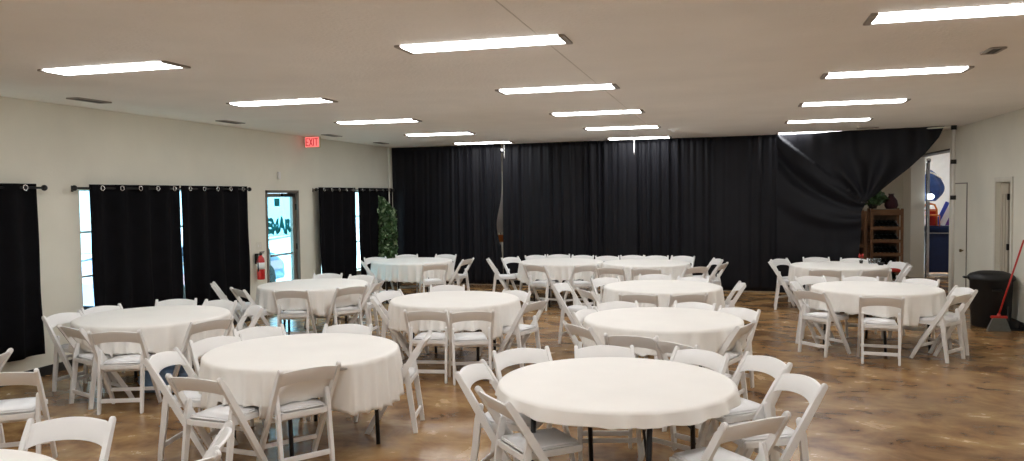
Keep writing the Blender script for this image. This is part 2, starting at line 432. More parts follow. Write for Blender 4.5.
# wall bits near the door
bm = bmesh.new(); box(bm, LX, LX + .035, 11.50, 11.56, 2.18, 2.30, .006); tag(obj('motion_sensor', bm, M['white_label']), 'small white sensor box on wall above glass door', 'sensor')
t = thing('light_switch', 'cream light switch plate on wall left of glass door', 'switch', (LX, 10.93, 1.13))
bm = bmesh.new(); box(bm, 0, .006, -.07, .07, -.06, .06, .002); obj('plate', bm, M['white_trim'], t)
for q in (-.03, .03):
    bm = bmesh.new(); box(bm, .006, .014, q - .008, q + .008, -.018, .018, .002); obj('toggle', bm, M['white_label'], t)

# fire extinguisher
t = thing('fire_extinguisher', 'red fire extinguisher with white label hanging left of glass door', 'fire extinguisher', (LX + .11, 10.80, .62))
t.scale = (.82, .82, .80)
bm = bmesh.new(); lathe(bm, [(0, 0), (.064, 0), (.072, .02), (.072, .36), (.06, .42), (.03, .455), (.025, .47), (0, .47)], 28); obj('cylinder', bm, M['red'], t, True)
bm = bmesh.new(); lathe(bm, [(.0735, .2), (.0742, .2), (.0742, .33), (.0735, .33)], 28); obj('label_band', bm, M['white_label'], t, True)
bm = bmesh.new(); box(bm, -.02, .02, -.025, .025, .46, .51, .005); box(bm, -.012, .012, -.02, .12, .52, .535, .003); box(bm, -.012, .012, -.02, .1, .5, .51, .003); obj('valve', bm, M['black_metal'], t)
bm = bmesh.new(); tube(bm, [(0, -.02, .49), (.01, -.09, .5), (.02, -.125, .42), (.02, -.12, .3), (.02, -.115, .16)], [.009, .009, .009, .009, .014], 8); obj('hose', bm, M['black_metal'], t, True)
bm = bmesh.new(); box(bm, -.11, -.07, -.03, .03, .3, .5, .003); obj('bracket', bm, M['black_metal'], t)

# ------------------------------------------------------------------ window curtains
def curtain_panel(label, y0, y1, waves, ph, z0, x=LX + .11, amp=.035, fl=0):
    bm = bmesh.new(); nu = waves * 12; nv = 14; G = []
    for j in range(nv + 1):
        v = j / nv; z = 2.055 + (z0 - 2.055) * v; row = []
        for i in range(nu + 1):
            u = i / nu
            a_ = amp * (1 + .25 * v) * math.sin(2 * PI * waves * u + ph) + .012 * v * math.sin(5.3 * u * waves + 9 * v)
            yy = y0 + (y1 - y0) * u + .02 * v * math.sin(2 * PI * waves * u * 1.3 + 1) + fl * v * (u - .5)
            row.append(bm.verts.new((x + a_, yy, z)))
        G.append(row)
    for j in range(nv):
        for i in range(nu): bm.faces.new((G[j][i], G[j][i + 1], G[j + 1][i + 1], G[j + 1][i]))
    o = obj('blackout_curtain', bm, M['black_curtain'], None, True)
    md = o.modifiers.new('thick', 'SOLIDIFY'); md.thickness = .004
    tag(o, label, 'curtain')
    n = waves + 1
    for k in range(n):
        yy = y0 + (y1 - y0) * (k + .5 - ph / PI * .5 * 0) / n
        s = math.cos(2 * PI * waves * (k + .5) / n + ph)
        bm = bmesh.new(); cyc = [Vector((x + .027 * math.cos(q) * .85 - .0, yy + .027 * math.cos(q) * .5, 2.012 + .027 * math.sin(q))) for q in [2 * PI * i / 14 for i in range(14)]]
        # ring stands in the plane of the cloth at the rod
        cyc = [Vector((x + .042 + .004, yy + .028 * math.cos(q), 2.012 + .028 * math.sin(q))) if k % 9 < 9 else Vector((x + .042, yy + .02 * math.cos(q), 2.012 + .026 * math.sin(q))) for q in [2 * PI * i / 14 for i in range(14)]]
        tube(bm, cyc, .0065, 6, closed=True); obj('grommet', bm, M['chrome'], o, True)
    return o
curtain_panel('black grommet curtain at the left picture edge', 3.9, 6.72, 7, 0, .26)
curtain_panel('wide black curtain left of the gap, middle window', 7.43, 8.965, 4, 0, .26)
curtain_panel('black curtain beside the fire extinguisher, right half of middle window', 8.975, 10.47, 4, .4, .26)
curtain_panel('black curtain right of the glass door with light at both edges', 12.63, 14.06, 4, .2, .26, fl=-.04)
curtain_panel('black curtain behind the ivy column in the far corner', 14.15, 15.75, 4, .8, .26)
def rod(y0, y1, label):
    t = thing('curtain_rod', label, 'curtain rod', (LX + .11, (y0 + y1) / 2, 2.012)); L = (y1 - y0) / 2
    bm = bmesh.new(); tube(bm, [(0, -L, 0), (0, L, 0)], .012, 12); obj('pole', bm, M['black_metal'], t, True)
    for s in (-1, 1):
        bm = bmesh.new(); bmesh.ops.create_uvsphere(bm, u_segments=16, v_segments=10, radius=.032); 
        for v in bm.verts: v.co.y += s * (L + .02)
        obj('finial', bm, M['black_metal'], t, True)
        bm = bmesh.new(); box(bm, -.11, 0, s * (L - .06) - .008, s * (L - .06) + .008, -.01, .006); box(bm, -.11, -.105, s * (L - .06) - .015, s * (L - .06) + .015, -.04, .03); obj('bracket', bm, M['black_metal'], t)
rod(3.75, 6.80, 'black curtain rod with ball end at left picture edge')
rod(7.24, 10.53, 'long black curtain rod over the middle window')
rod(12.58, 15.85, 'black curtain rod over the far window by the ivy')

# ------------------------------------------------------------------ black pipe and drape wall
DP = [(-7.1, 16.05), (-4.45, 15.93), (-1.77, 15.72), (.85, 15.52), (3.5, 14.72)]
def drape(a, b_, label, folds, seed, peaks, amp=.036, ztop=HZ - .005, z0=.015, ea=(0, 0), eb=(0, 0)):
    """ea/eb: (gap amplitude, gap centre z) an opening bulge at that edge"""
    rnd = random.Random(seed); A = Vector((*a, 0)); B = Vector((*b_, 0)); d = (B - A); L = d.length; d.normalize(); n = Vector((d.y, -d.x, 0))
    bm = bmesh.new(); nu = 220; nv = 30; G = []
    pr = [(rnd.uniform(.6, 1.4), rnd.uniform(0, 6.28), rnd.uniform(.4, 1)) for _ in range(5)]
    for j in range(nv + 1):
        v = j / nv; z = ztop + (z0 - ztop) * v; row = []
        for i in range(nu + 1):
            u = i / nu; x = u * L
            env = .08 + sum(h * math.exp(-((u - c) / w_) ** 2) for c, w_, h in peaks)
            f = math.sin(2 * PI * folds * u + pr[1][1] + 2.6 * math.sin(5 * u + pr[1][1]) + 1.3 * math.sin(11 * u + pr[4][1])) + .6 * math.sin(2 * PI * folds * 1.73 * u + pr[2][1]) + .3 * math.sin(2 * PI * folds * .37 * u + pr[3][1] + .9 * v)
            off = amp * env * f * (1.0 - .55 * v) + .02 * math.sin(3 * v + u * 6 + pr[4][1])
            e = 0
            if eb[0]: e -= eb[0] * math.exp(-((z - eb[1]) / .45) ** 2) * max(0, (u - .9) / .1)
            if ea[0]: e += ea[0] * math.exp(-((z - ea[1]) / .45) ** 2) * max(0, (.1 - u) / .1)
            p = A + d * (x + e) + n * off
            row.append(bm.verts.new((p.x, p.y, z)))
        G.append(row)
    for j in range(nv):
        for i in range(nu): bm.faces.new((G[j][i], G[j][i + 1], G[j + 1][i + 1], G[j + 1][i]))
    o = obj('black_drape', bm, M['drape'], None, True)
    md = o.modifiers.new('thick', 'SOLIDIFY'); md.thickness = .003
    return tag(o, label, 'drape', 'black drapes across the hall')
drape((-7.06, 16.0), (-4.56, 15.9), 'leftmost floor length black drape beside the ivy column', 15, 3, ((.68, .10, .8), (.86, .09, .7)), eb=(.13, 1.25))
drape((-4.54, 15.9), (-1.76, 15.69), 'black drape just right of the narrow slit of light', 17, 11, ((.12, .07, .5), (.40, .08, .55), (.72, .14, .9)))
drape((-1.80, 15.76), (.93, 15.56), 'black drape in the middle behind the twin back tables', 17, 23, ((.08, .08, .8), (.27, .09, .7), (.5, .1, .3), (.85, .08, .3)))

# swept right drape, pulled and tied toward the rack
def swept():
    A0 = Vector((.84, 15.42, 0)); B0 = Vector((3.46, 14.74, 0)); d = (B0 - A0).normalized(); n = Vector((d.y, -d.x, 0)); L = (B0 - A0).length
    # right edge as s along the drape line for heights
    edge = [(2.93, L), (2.75, L - .08), (2.5, L - .27), (2.25, L - .52), (2.0, L - .82), (1.82, L - 1.02), (1.68, L - 1.19), (1.5, L - 1.27), (1.2, L - 1.27), (.8, L - 1.30), (.02, L - 1.36)]
    def R(z):
        for (za, sa), (zb_, sb) in zip(edge, edge[1:]):
            if zb_ <= z <= za:
                t_ = (za - z) / (za - zb_); return sa + (sb - sa) * t_
        return edge[-1][1] if z < .02 else edge[0][1]
    tie = Vector((L - 1.21, 1.66))
    bm = bmesh.new(); nu = 200; nv = 110; G = []
    for j in range(nv + 1):
        z = 2.93 + (.015 - 2.93) * j / nv; r = R(z); row = []
        for i in range(nu + 1):
            u = i / nu; s = r * u
            q = Vector((s, z)) - tie; dist = q.length; ang = math.atan2(q.y, -q.x)   # 0 = left, + = up
            off = 0
            P0 = Vector((-.05, 2.98)); ab = tie - P0; pp = Vector((s, z)) - P0
            e = pp.length + dist - ab.length                       # grows with distance from the line corner -> tie
            side = ab.x * pp.y - ab.y * pp.x                       # negative below that line
            if side < 0:
                k = math.sqrt(max(e, 0))
                off += .085 * math.sin(10.5 * k + .4) * math.exp(-(k / .75) ** 2) * min(1, dist / .3) * min(1, pp.length / .3)
                off += .022 * math.sin(24 * k + 1.0 + 2 * s) * math.exp(-(k / .8) ** 2)
            else:
                off += .045 * math.sin(9 * ang + 1.5 + .8 * dist) * math.exp(-((dist - .4) / .55) ** 2) * min(1, dist / .3)
            off += .014 * math.sin(21 * s + .5) * max(0, 1 - (2.93 - z) / .9) + .02 * math.sin(13 * s + .8) * (1 - z / 2.93) * (1 if z < 1.2 else max(0, 1 - (z - 1.2) / .6))
            p = A0 + d * s + n * off
            row.append(bm.verts.new((p.x, p.y, z)))
        G.append(row)
    for j in range(nv):
        for i in range(nu): bm.faces.new((G[j][i], G[j][i + 1], G[j + 1][i + 1], G[j + 1][i]))
    o = obj('black_drape', bm, M['drape'], None, True)
    md = o.modifiers.new('thick', 'SOLIDIFY'); md.thickness = .003
    tag(o, 'swept black drape pulled up and gathered toward the bottle rack', 'drape', 'black drapes across the hall')
    bm = bmesh.new(); c = A0 + d * (L - 1.22)
    tube(bm, [(c.x + .05 * math.cos(q), c.y + .07 * math.sin(q), 1.67 + .01 * math.sin(q)) for q in [2 * PI * i / 16 for i in range(16)]], .009, 6, closed=True)
    obj('tie_cord', bm, M['black_metal'], o, True)
swept()

def drape_pole(x, y, label, m=M['chrome'], r=.022, couplings=()):
    t = thing('drape_pole', label, 'pole', (x, y, 0), 0, 'uprights of the drape frame')
    bm = bmesh.new(); tube(bm, [(0, 0, .012), (0, 0, HZ - .03)], r, 14); obj('upright', bm, m, t, True)
    bm = bmesh.new(); box(bm, -.2, .2, -.2, .2, 0, .012, .003); obj('base_plate', bm, M['black_metal'], t)
    for z in couplings:
        bm = bmesh.new(); tube(bm, [(0, 0, z - .035), (0, 0, z + .035)], r * 1.7, 14); obj('coupling', bm, M['black_metal'], t, True)
drape_pole(-6.97, 15.62, 'thin pale upright at the left end of the drape', M['pvc'], .014)
drape_pole(3.56, 14.58, 'cream upright pole with black couplings before storage opening', M['pvc'], .026, (HZ - .045, 2.33, 1.74))
for x, y, l in ((-4.47, 15.86, 'slim upright at the top of the slit between drapes'), (-1.78, 15.62, 'slim upright at the seam behind the twin tables')):
    t = thing('drape_hook', l, 'hook', (x, y - .06, HZ), 0, 'pale hanging hooks at drape seams')
    bm = bmesh.new(); tube(bm, [(0, 0, 0), (0, .0, -.26), (.0, .02, -.30)], .009, 8); obj('hook_bar', bm, M['white_label'], t, True)
    bm = bmesh.new(); box(bm, -.03, .03, -.02, .02, -.012, 0, .002); obj('hook_plate', bm, M['white_label'], t)
bm = bmesh.new()
tube(bm, [(3.1, 14.86, HZ - .03), (3.56, 14.6, HZ - .03)], .012, 8)
tag(obj('drape_crossbar', bm, M['pvc'], None, True), 'thin cream crossbar from swept drape to end pole', 'crossbar')

# ------------------------------------------------------------------ ivy column
t = thing('ivy_topiary', 'tall artificial ivy column in front of far left window curtain', 'plant', (-6.87, 15.2, 0))
bm = bmesh.new(); lathe(bm, [(0, 0), (.12, 0), (.15, .25), (.16, .26), (.16, .28), (.14, .28), (.13, .25), (0, .25)], 24); obj('pot', bm, M['pot'], t, True)
bm = bmesh.new(); tube(bm, [(0, 0, .25), (.02, 0, .8), (0, .01, 1.4), (-.06, 0, 1.8)], [.025, .022, .016, .008], 8); obj('stem', bm, M['bark'], t, True)
def leaves(n, fn, size, seed):
    rnd = random.Random(seed); bm = bmesh.new()
    for _ in range(n):
        c = fn(rnd); ax = Vector((rnd.gauss(0, 1), rnd.gauss(0, 1), rnd.gauss(0, .7))).normalized()
        u = ax.orthogonal().normalized(); u = (Matrix.Rotation(rnd.uniform(0, 6.28), 3, ax) @ u); w = ax.cross(u)
        s = size * rnd.uniform(.6, 1.3)
        pts = [(-.9, 0, 0), (-.3, .55, .12), (.35, .45, .1), (1.1, 0, -.15), (.35, -.45, .1), (-.3, -.55, .12)]
        vs = [bm.verts.new(c + s * (p[0] * u + p[1] * w + p[2] * ax)) for p in pts]
        mid = [bm.verts.new(c + s * (-.3 * u)), bm.verts.new(c + s * (.35 * u))]
        bm.faces.new((vs[0], vs[1], mid[0])); bm.faces.new((vs[0], mid[0], vs[5])); bm.faces.new((vs[1], vs[2], mid[1], mid[0])); bm.faces.new((mid[0], mid[1], vs[4], vs[5]))
        bm.faces.new((vs[2], vs[3], mid[1])); bm.faces.new((mid[1], vs[3], vs[4]))
    return bm
def ivy(rnd):
    z = rnd.uniform(.55, 1.86); v = (z - .55) / 1.31
    r = .235 * (1 - .1 * v) * math.sqrt(rnd.uniform(.35, 1)); a_ = rnd.uniform(0, 2 * PI)
    cx = -.03 * v if v < .8 else -.03 - (v - .8) * 1.0
    if v > .85: r *= .75
    return Vector((cx + .12 * (1 - v) * 0 + r * math.cos(a_), r * math.sin(a_), z))
obj('foliage', leaves(1100, ivy, .06, 4), M['leaf'], t)
obj('foliage', leaves(330, ivy, .055, 9), M['leaf2'], t)

# ------------------------------------------------------------------ chair
def make_chair():
    t = thing('folding_chair', '', 'chair')
    H = .75; FY = .47
    def ry(z): return FY * (H - z) / H
    # origin: on the floor under the top of the backrest, +y towards the table
    for s in (-1, 1):
        bm = bmesh.new(); x = s * .207
        path = [(ry(.732) - .004, .732), (ry(.66), .66), (ry(.5), .5), (ry(.3), .3), (ry(.1), .1), (ry(.0) - .012, .0)]
        prism_x(bm, strip_outline(path, [.038, .042, .046, .044, .040, .040], True, False), x - .0125, x + .0125, .0045)
        for v in bm.verts: v.co.z = max(v.co.z, 0)
        obj('leg', bm, M['resin'], t)
    for s in (-1, 1):
        bm = bmesh.new(); x = s * .181
        path = [(.152, .535), (.135, .45), (.118, .3), (.092, .12), (.078, 0)]
        prism_x(bm, strip_outline(path, [.040, .042, .042, .038, .036], True, False), x - .012, x + .012, .0045)
        for v in bm.verts: v.co.z = max(v.co.z, 0)
        obj('leg', bm, M['resin'], t)
    # seat frame and pad
    bm = bmesh.new()
    x0 = .166
    def fr(z, y): return z - .02 * (1 - (y - .11) / .38) * 0
    box(bm, -x0, x0, .108, .135, .388, .428, .004); box(bm, -x0, x0, .475, .50, .392, .43, .006)
    for s in (-1, 1): box(bm, min(s * x0, s * (x0 - .025)), max(s * x0, s * (x0 - .025)), .11, .498, .392, .43, .004)
    box(bm, -x0 + .01, x0 - .01, .12, .49, .412, .428)
    obj('seat_frame', bm, M['resin'], t)
    bm = bmesh.new(); vs = box(bm, -.155, .155, .118, .49, .426, .452, .011)
    bmesh.ops.subdivide_edges(bm, edges=bm.edges[:], cuts=2, use_grid_fill=True)
    for v in bm.verts:
        if v.co.z > .44: v.co.z += .012 * max(0, 1 - (v.co.x / .16) ** 2) * max(0, 1 - ((v.co.y - .3) / .2) ** 2)
    obj('cushion', bm, M['pad'], t, True)
    # backrest: curved slat between the rails
    bm = bmesh.new(); n = 14; front = []; back = []
    for i in range(n + 1):
        u = -1 + 2 * i / n; x = u * .198
        zt = .722 + .022 * (1 - u * u); zb = .622 + .022 * (1 - u * u) - .012 * abs(u) ** 6
        bow = -.028 * (1 - u * u)
        pts = []
        for z in (zb, (zb + zt) / 2, zt): pts.append((x, ry(z) + bow, z))
        front.append([bm.verts.new((p[0], p[1] + .009, p[2])) for p in pts]); back.append([bm.verts.new((p[0], p[1] - .009, p[2])) for p in pts])
    for i in range(n):
        for k in range(2):
            bm.faces.new((front[i][k], front[i + 1][k], front[i + 1][k + 1], front[i][k + 1])); bm.faces.new((back[i][k], back[i + 1][k], back[i + 1][k + 1], back[i][k + 1]))
        bm.faces.new((front[i][2], front[i + 1][2], back[i + 1][2], back[i][2])); bm.faces.new((front[i][0], front[i + 1][0], back[i + 1][0], back[i][0]))
    for i in (0, n):
        for k in range(2): bm.faces.new((front[i][k], front[i][k + 1], back[i][k + 1], back[i][k]))
    o = obj('backrest', bm, M['resin'], t, True)
    md = o.modifiers.new('b', 'BEVEL'); md.width = .004; md.segments = 2; md.limit_method = 'ANGLE'; md.angle_limit = R_(50)
    # stretchers
    bm = bmesh.new(); zz = .115; box(bm, -.17, .17, .083, .101, zz - .018, zz + .018, .004); obj('stretcher', bm, M['resin'], t)
    bm = bmesh.new(); zz = .15; box(bm, -.197, .197, ry(zz) - .009, ry(zz) + .009, zz - .016, zz + .016, .004); obj('stretcher', bm, M['resin'], t)
    bm = bmesh.new(); zz = .355; box(bm, -.197, .197, ry(zz) - .008, ry(zz) + .008, zz - .012, zz + .012, .003); obj('stretcher', bm, M['resin'], t)
    return t
chair0 = make_chair(); used = [False]
CH = {}     # table -> list of (x, y, angle)
def chair(x, y, deg, label, group, tb=None):
    rz = R_(deg) - PI / 2
    if not used[0]:
        used[0] = True; chair0.location = (x, y, 0); chair0.rotation_euler = (0, 0, rz); chair0['label'] = label; chair0['group'] = group
    else: dup(chair0, (x, y, 0), rz, label, group)
    CH.setdefault(tb, []).append((x, y, R_(deg)))

# ------------------------------------------------------------------ tables
def make_table():
    t = thing('round_table', '', 'table')
    bm = bmesh.new(); lathe(bm, [(0, .672), (.70, .672), (.712, .680), (.712, .703), (.706, .709), (0, .709)], 64); obj('tabletop', bm, M['plastic_top'], t)
    for sy in (-1, 1):
        for sx in (-1, 1):
            bm = bmesh.new(); tube(bm, [(sx * .36, sy * .40, .672), (sx * .36, sy * .43, .35), (sx * .36, sy * .45, .0)], .016, 10); obj('leg', bm, M['steel_dark'], t, True)
        bm = bmesh.new(); tube(bm, [(-.36, sy * .408, .60), (.36, sy * .408, .60)], .011, 8)
        obj('crossbar', bm, M['steel_dark'], t, True)
        bm = bmesh.new(); tube(bm, [(.36, sy * .43, .34), (.20, sy * .12, .66)], .008, 8); obj('brace', bm, M['steel_dark'], t, True)
    return t
table0 = None
RT = .718
def cloth_mesh(name, key, seed, drop, corner=0, cang=0, nrip=17, amp=.035, skip=()):
    x0, y0, ang0 = TB[key][:3]
    rnd = random.Random(seed); bm = bmesh.new(); NA = 240; ht = .716
    ph = [rnd.uniform(0, 2 * PI) for _ in range(6)]
    def rip(a_):
        q = math.sin(nrip * 1.25 // 1 * a_ + ph[0] + 2.2 * math.sin(3 * a_ + ph[1]) + 1.1 * math.sin(7 * a_ + ph[5]))
        v = (2 * (abs(q * .5 + .5)) ** 2.6 - 1) * .95 + .3 * math.sin(nrip * 1.6 // 1 * a_ + ph[2]) + .3 * math.sin(5 * a_ + ph[3])
        return v
    def dr(a_):
        c = max(0, math.cos(2 * (a_ - cang))) ** 3 if corner else 0
        return drop + corner * c + min(.018, drop * .08) * math.sin(2 * a_ + ph[4]) + min(.012, drop * .06) * rip(a_ + .1)
    chs = CH.get(key, [])
    def clampseat(p):
        for cx, cy, ca in chs:
            dx, dy = p.x - cx, p.y - cy; f = dx * math.cos(ca) + dy * math.sin(ca); s = -dx * math.sin(ca) + dy * math.cos(ca)
            if -.25 < f < .6 and p.z < .70:      # the cloth hangs in front of the chair's leaning rails
                need = .47 * (.75 - p.z) / .75 + .035; k = max(0.0, min(1.0, (.32 - abs(s)) / .08))
                if f < need:
                    m_ = (need - f) * k; p.x += m_ * math.cos(ca); p.y += m_ * math.sin(ca); f += m_
            if abs(s) < .185 and .09 < f < .53 and p.z < .466: p.z = .468 + .004 * math.sin(40 * s)
        return p
    rings = [[bm.verts.new((x0, y0, ht))]]
    for r in (.25, .5, .62, .68, .705):
        rings.append([bm.verts.new((x0 + r * math.cos(2 * PI * k / NA), y0 + r * math.sin(2 * PI * k / NA), ht)) for k in range(NA)])
    rings.append([bm.verts.new((x0 + (RT - .004) * math.cos(2 * PI * k / NA), y0 + (RT - .004) * math.sin(2 * PI * k / NA), ht - .004)) for k in range(NA)])
    NS = 14
    for j in range(NS + 1):
        s = j / NS; ring = []
        for k in range(NA):
            a_ = 2 * PI * k / NA; d = dr(a_); z = ht - .012 - d * s
            r = RT + .002 + (.004 + .010 * s) + amp * (s ** .75) * (.55 * rip(a_) + .22) * min(1, .35 + d / .3)
            r = max(r, RT + .002)
            p = clampseat(Vector((x0 + r * math.cos(a_), y0 + r * math.sin(a_), z)))
            ring.append(bm.verts.new(p))
        rings.append(ring)
    for k in range(NA): bm.faces.new((rings[0][0], rings[1][k], rings[1][(k + 1) % NA]))
    for A, B in zip(rings[1:], rings[2:]):
        for k in range(NA): bm.faces.new((A[k], A[(k + 1) % NA], B[(k + 1) % NA], B[k]))
    o = obj(name, bm, M['cloth'], None, True)
    md = o.modifiers.new('thick', 'SOLIDIFY'); md.thickness = .002; md.offset = 1
    return o

TB = {
 'T1': (-.68, 4.865, -13.5, 'nearest round table at bottom centre'),
 'T2': (-3.14, 5.385, 60, 'large near table left of centre'),
 'T3': (-5.57, 6.69, 20, 'left table by the wide black window curtain'),
 'T4': (-5.38, 9.54, 35, 'table in front of the glass door'),
 'T5': (-2.99, 8.44, 5, 'middle table between near-left table and ivy table'),
 'T6': (-.60, 7.43, 80, 'second table of the centre row'),
 'T7': (-.805, 10.02, 0, 'third table of the centre row'),
 'T8': (-2.81, 13.46, 30, 'left one of the twin tables by the black drape'),
 'T9': (-1.35, 13.41, 70, 'right one of the twin tables by the black drape'),
 'T10': (-5.54, 13.36, 10, 'far left table by the ivy column'),
 'T12': (1.65, 13.30, 0, 'rear right table by the bottle rack'),
 'T13': (1.685, 10.255, 40, 'front right table by the black trash can'),
 'T14': (-3.22, 2.20, 0, 'table cut off at bottom left corner'),
}
CL = {   # table: chairs (x, y, facing degrees, which one)
 'T1': [(-1.66, 4.95, -5, 'leftmost, backrest nearly edge on'), (-1.30, 4.26, 41, 'near left, empty seat toward table'), (-1.48, 5.60, -54, 'far left, facing camera behind the rim'), (-.90, 5.83, -76, 'far middle, facing camera'),
        (-.19, 5.80, -121, 'far right, turned toward the table'), (.26, 5.64, -142, 'right side, farther of two overlapping'), (.44, 5.09, -151, 'right side, nearer of two overlapping'), (.135, 4.10, 132, 'near right, back to camera')],
 'T2': [(-4.03, 4.90, 10, 'leftmost, tilted over the brown floor'), (-3.29, 4.29, 84, 'near left, back to camera'), (-4.04, 5.57, -32, 'far left, nearer of the overlapping pair'), (-3.99, 6.10, -40, 'far left, farther of the overlapping pair'),
        (-3.26, 6.38, -83, 'far side, facing camera'), (-2.36, 5.98, -167, 'right side, seen edge on'), (-2.70, 4.72, 143, 'front right, back to camera')],
 'T3': [(-6.47, 6.46, -4, 'leftmost, facing right'), (-5.72, 5.79, 69, 'front left, back to camera'), (-5.12, 5.66, 110, 'front right, back to camera with visible seat'), (-6.47, 6.98, -16, 'behind the leftmost one by the window'),
        (-6.04, 7.64, -63, 'far side, facing camera before the curtain'), (-5.47, 7.66, -97, 'far right, facing camera'), (-4.66, 6.39, 157, 'right front, back to camera'), (-4.78, 7.30, -133, 'right side, edge on beyond the table')],
 'T4': [(-5.20, 8.64, 105, 'front left, back to camera'), (-4.60, 9.13, 148, 'front right, back to camera'), (-5.76, 10.65, -80, 'far side, facing camera below the door'), (-5.13, 10.50, -99, 'far right, facing camera'),
        (-4.49, 9.69, -171, 'right side, seen edge on'), (-5.96, 8.67, 56, 'left front, grey backrest visible'), (-6.67, 9.16, 34, 'leftmost, edge on before the curtain')],
 'T5': [(-2.90, 7.31, 99, 'front left, back to camera'), (-2.43, 7.36, 113, 'front right, back to camera'), (-3.89, 8.20, 23, 'left side, edge on'), (-3.96, 8.75, -21, 'far left, facing camera'),
        (-3.45, 9.47, -76, 'far side, facing camera'), (-2.42, 9.05, -119, 'far right, half hidden by cloth'), (-1.97, 8.18, 161, 'right side, seat toward the table')],
 'T6': [(-.76, 6.32, 84, 'front, back to camera'), (-1.28, 6.74, 43, 'front left, back to camera'), (-1.14, 8.28, -66, 'far left, facing camera'), (-1.37, 7.62, -20, 'left side, beside the table rim'),
        (-.34, 8.36, -107, 'far middle, facing camera'), (.10, 8.03, -122, 'far right, facing camera'), (.15, 7.09, 159, 'right side, seen edge on'), (-.40, 6.09, 52, 'front right, mostly hidden')],
 'T7': [(-.99, 8.95, 90, 'front left, back to camera'), (-.43, 9.05, 114, 'front right, back to camera'), (-1.0, 11.19, -86, 'far left, facing camera'), (-.46, 10.90, -108, 'far right, facing camera'),
        (-1.63, 10.65, -50, 'upper left, facing camera'), (.16, 10.25, -173, 'right side, edge on'), (-1.66, 9.27, 34, 'lower left, brown shaded backrest'), (-2.09, 9.90, -14, 'leftmost, pulled back from the table')],
 'T8': [(-4.15, 13.50, 15, 'leftmost, edge on against the drape'), (-3.87, 13.95, -29, 'upper left, facing camera'), (-3.52, 14.48, -50, 'far side, left of three'), (-3.12, 14.70, -70, 'far side, middle of three'),
        (-2.62, 14.55, -103, 'far side, right of three'), (-3.05, 12.43, 66, 'front left, bluish backrest to camera'), (-2.19, 12.48, 130, 'front right, back to camera')],
 'T9': [(-2.15, 14.42, -80, 'far side, first from the left'), (-1.72, 14.62, -78, 'far side, second from the left'), (-1.28, 14.58, -88, 'far side, third from the left'), (-.80, 14.55, -106, 'far side, rightmost'),
        (-1.77, 12.12, 80, 'front left, back to camera'), (-1.21, 12.02, 90, 'front middle, back to camera'), (-.47, 12.45, 131, 'front right, back to camera'), (-.18, 13.98, -160, 'right side, farther, edge on'), (-.09, 13.10, 162, 'right side, nearer, tan backrest')],
 'T10': [(-6.22, 12.72, 32, 'left side, bluish in window light'), (-6.42, 13.68, -45, 'upper left, facing camera'), (-6.08, 14.39, -62, 'far side below the ivy, facing camera'), (-5.30, 14.50, -93, 'far right, facing camera'),
         (-4.72, 12.40, 124, 'front right, back to camera'), (-4.51, 13.50, 172, 'right side, seat toward the table')],
 'T12': [(.63, 13.40, -2, 'leftmost, edge on against the drape'), (.80, 14.08, -40, 'upper left, facing camera'), (1.43, 14.49, -84, 'far left, facing camera'), (2.02, 14.34, -107, 'far right, facing camera'),
         (1.33, 12.20, 86, 'front left, back to camera'), (2.03, 12.27, 110, 'front right, back to camera'), (2.58, 13.65, -157, 'right side, farther, red showing through its back'), (2.60, 12.95, 170, 'right side, nearer, edge on')],
 'T13': [(1.66, 11.26, -91, 'far middle, facing camera'), (2.36, 11.10, -123, 'far right, facing camera'), (1.02, 11.22, -63, 'far left, facing camera'), (.77, 10.50, -14, 'leftmost, edge on'),
         (.86, 9.57, 45, 'front left, back to camera'), (1.56, 9.13, 84, 'front middle, back to camera'), (2.44, 9.52, 141, 'front right, nearer of two'), (2.62, 10.12, -166, 'front right, farther by the trash can')],
 'T14': [(-3.29, 3.33, -72, 'far side, white backrest facing camera'), (-2.34, 3.27, -153, 'right side, backrest edge on'), (-2.27, 2.83, 160, 'right side, only the post tip showing')],
}
SHORT = {'T1': 'nearest centre table', 'T2': 'near left-of-centre table', 'T3': 'left curtain-side table', 'T4': 'glass door table', 'T5': 'middle table', 'T6': 'second centre-row table', 'T7': 'third centre-row table',
         'T8': 'left twin back table', 'T9': 'right twin back table', 'T10': 'ivy column table', 'T12': 'rear right table', 'T13': 'front right table', 'T14': 'bottom left corner table'}
for k, lst in CL.items():
    for x, y, dg, which in lst: chair(x, y, dg, 'white folding chair at the %s, %s' % (SHORT[k], which), 'white folding chairs around the tables', k)
chair(-.10, 3.32, 98, 'white folding chair at bottom centre edge, only its post tip showing', 'white folding chairs around the tables')
chair(-4.66, 4.14, 124, 'white folding chair at left picture edge, back to camera', 'white folding chairs around the tables')
chair(-5.22, 4.63, 205, 'white folding chair at left picture edge, mostly outside the frame', 'white folding chairs around the tables')
CP = dict(T1=(.070, 0, 0, 13, .034), T2=(.335, .03, 0, 27, .046), T3=(.27, .04, -1.9, 22, .043), T4=(.30, .05, -.7, 23, .043), T5=(.29, .05, -.6, 25, .043), T6=(.22, .08, -.5, 20, .022), T7=(.24, .04, 0, 22, .043),
          T8=(.30, .05, .8, 25, .043), T9=(.26, .04, 0, 25, .043), T10=(.30, .04, 0, 27, .046), T12=(.27, .04, 0, 23, .043), T13=(.24, .11, -1.15, 18, .043), T14=(.3, 0, 0, 25, .043))
HEM = {'T1': 'with short hem', 'T2': 'with long rippled hem', 'T13': 'with pointed hem corner'}
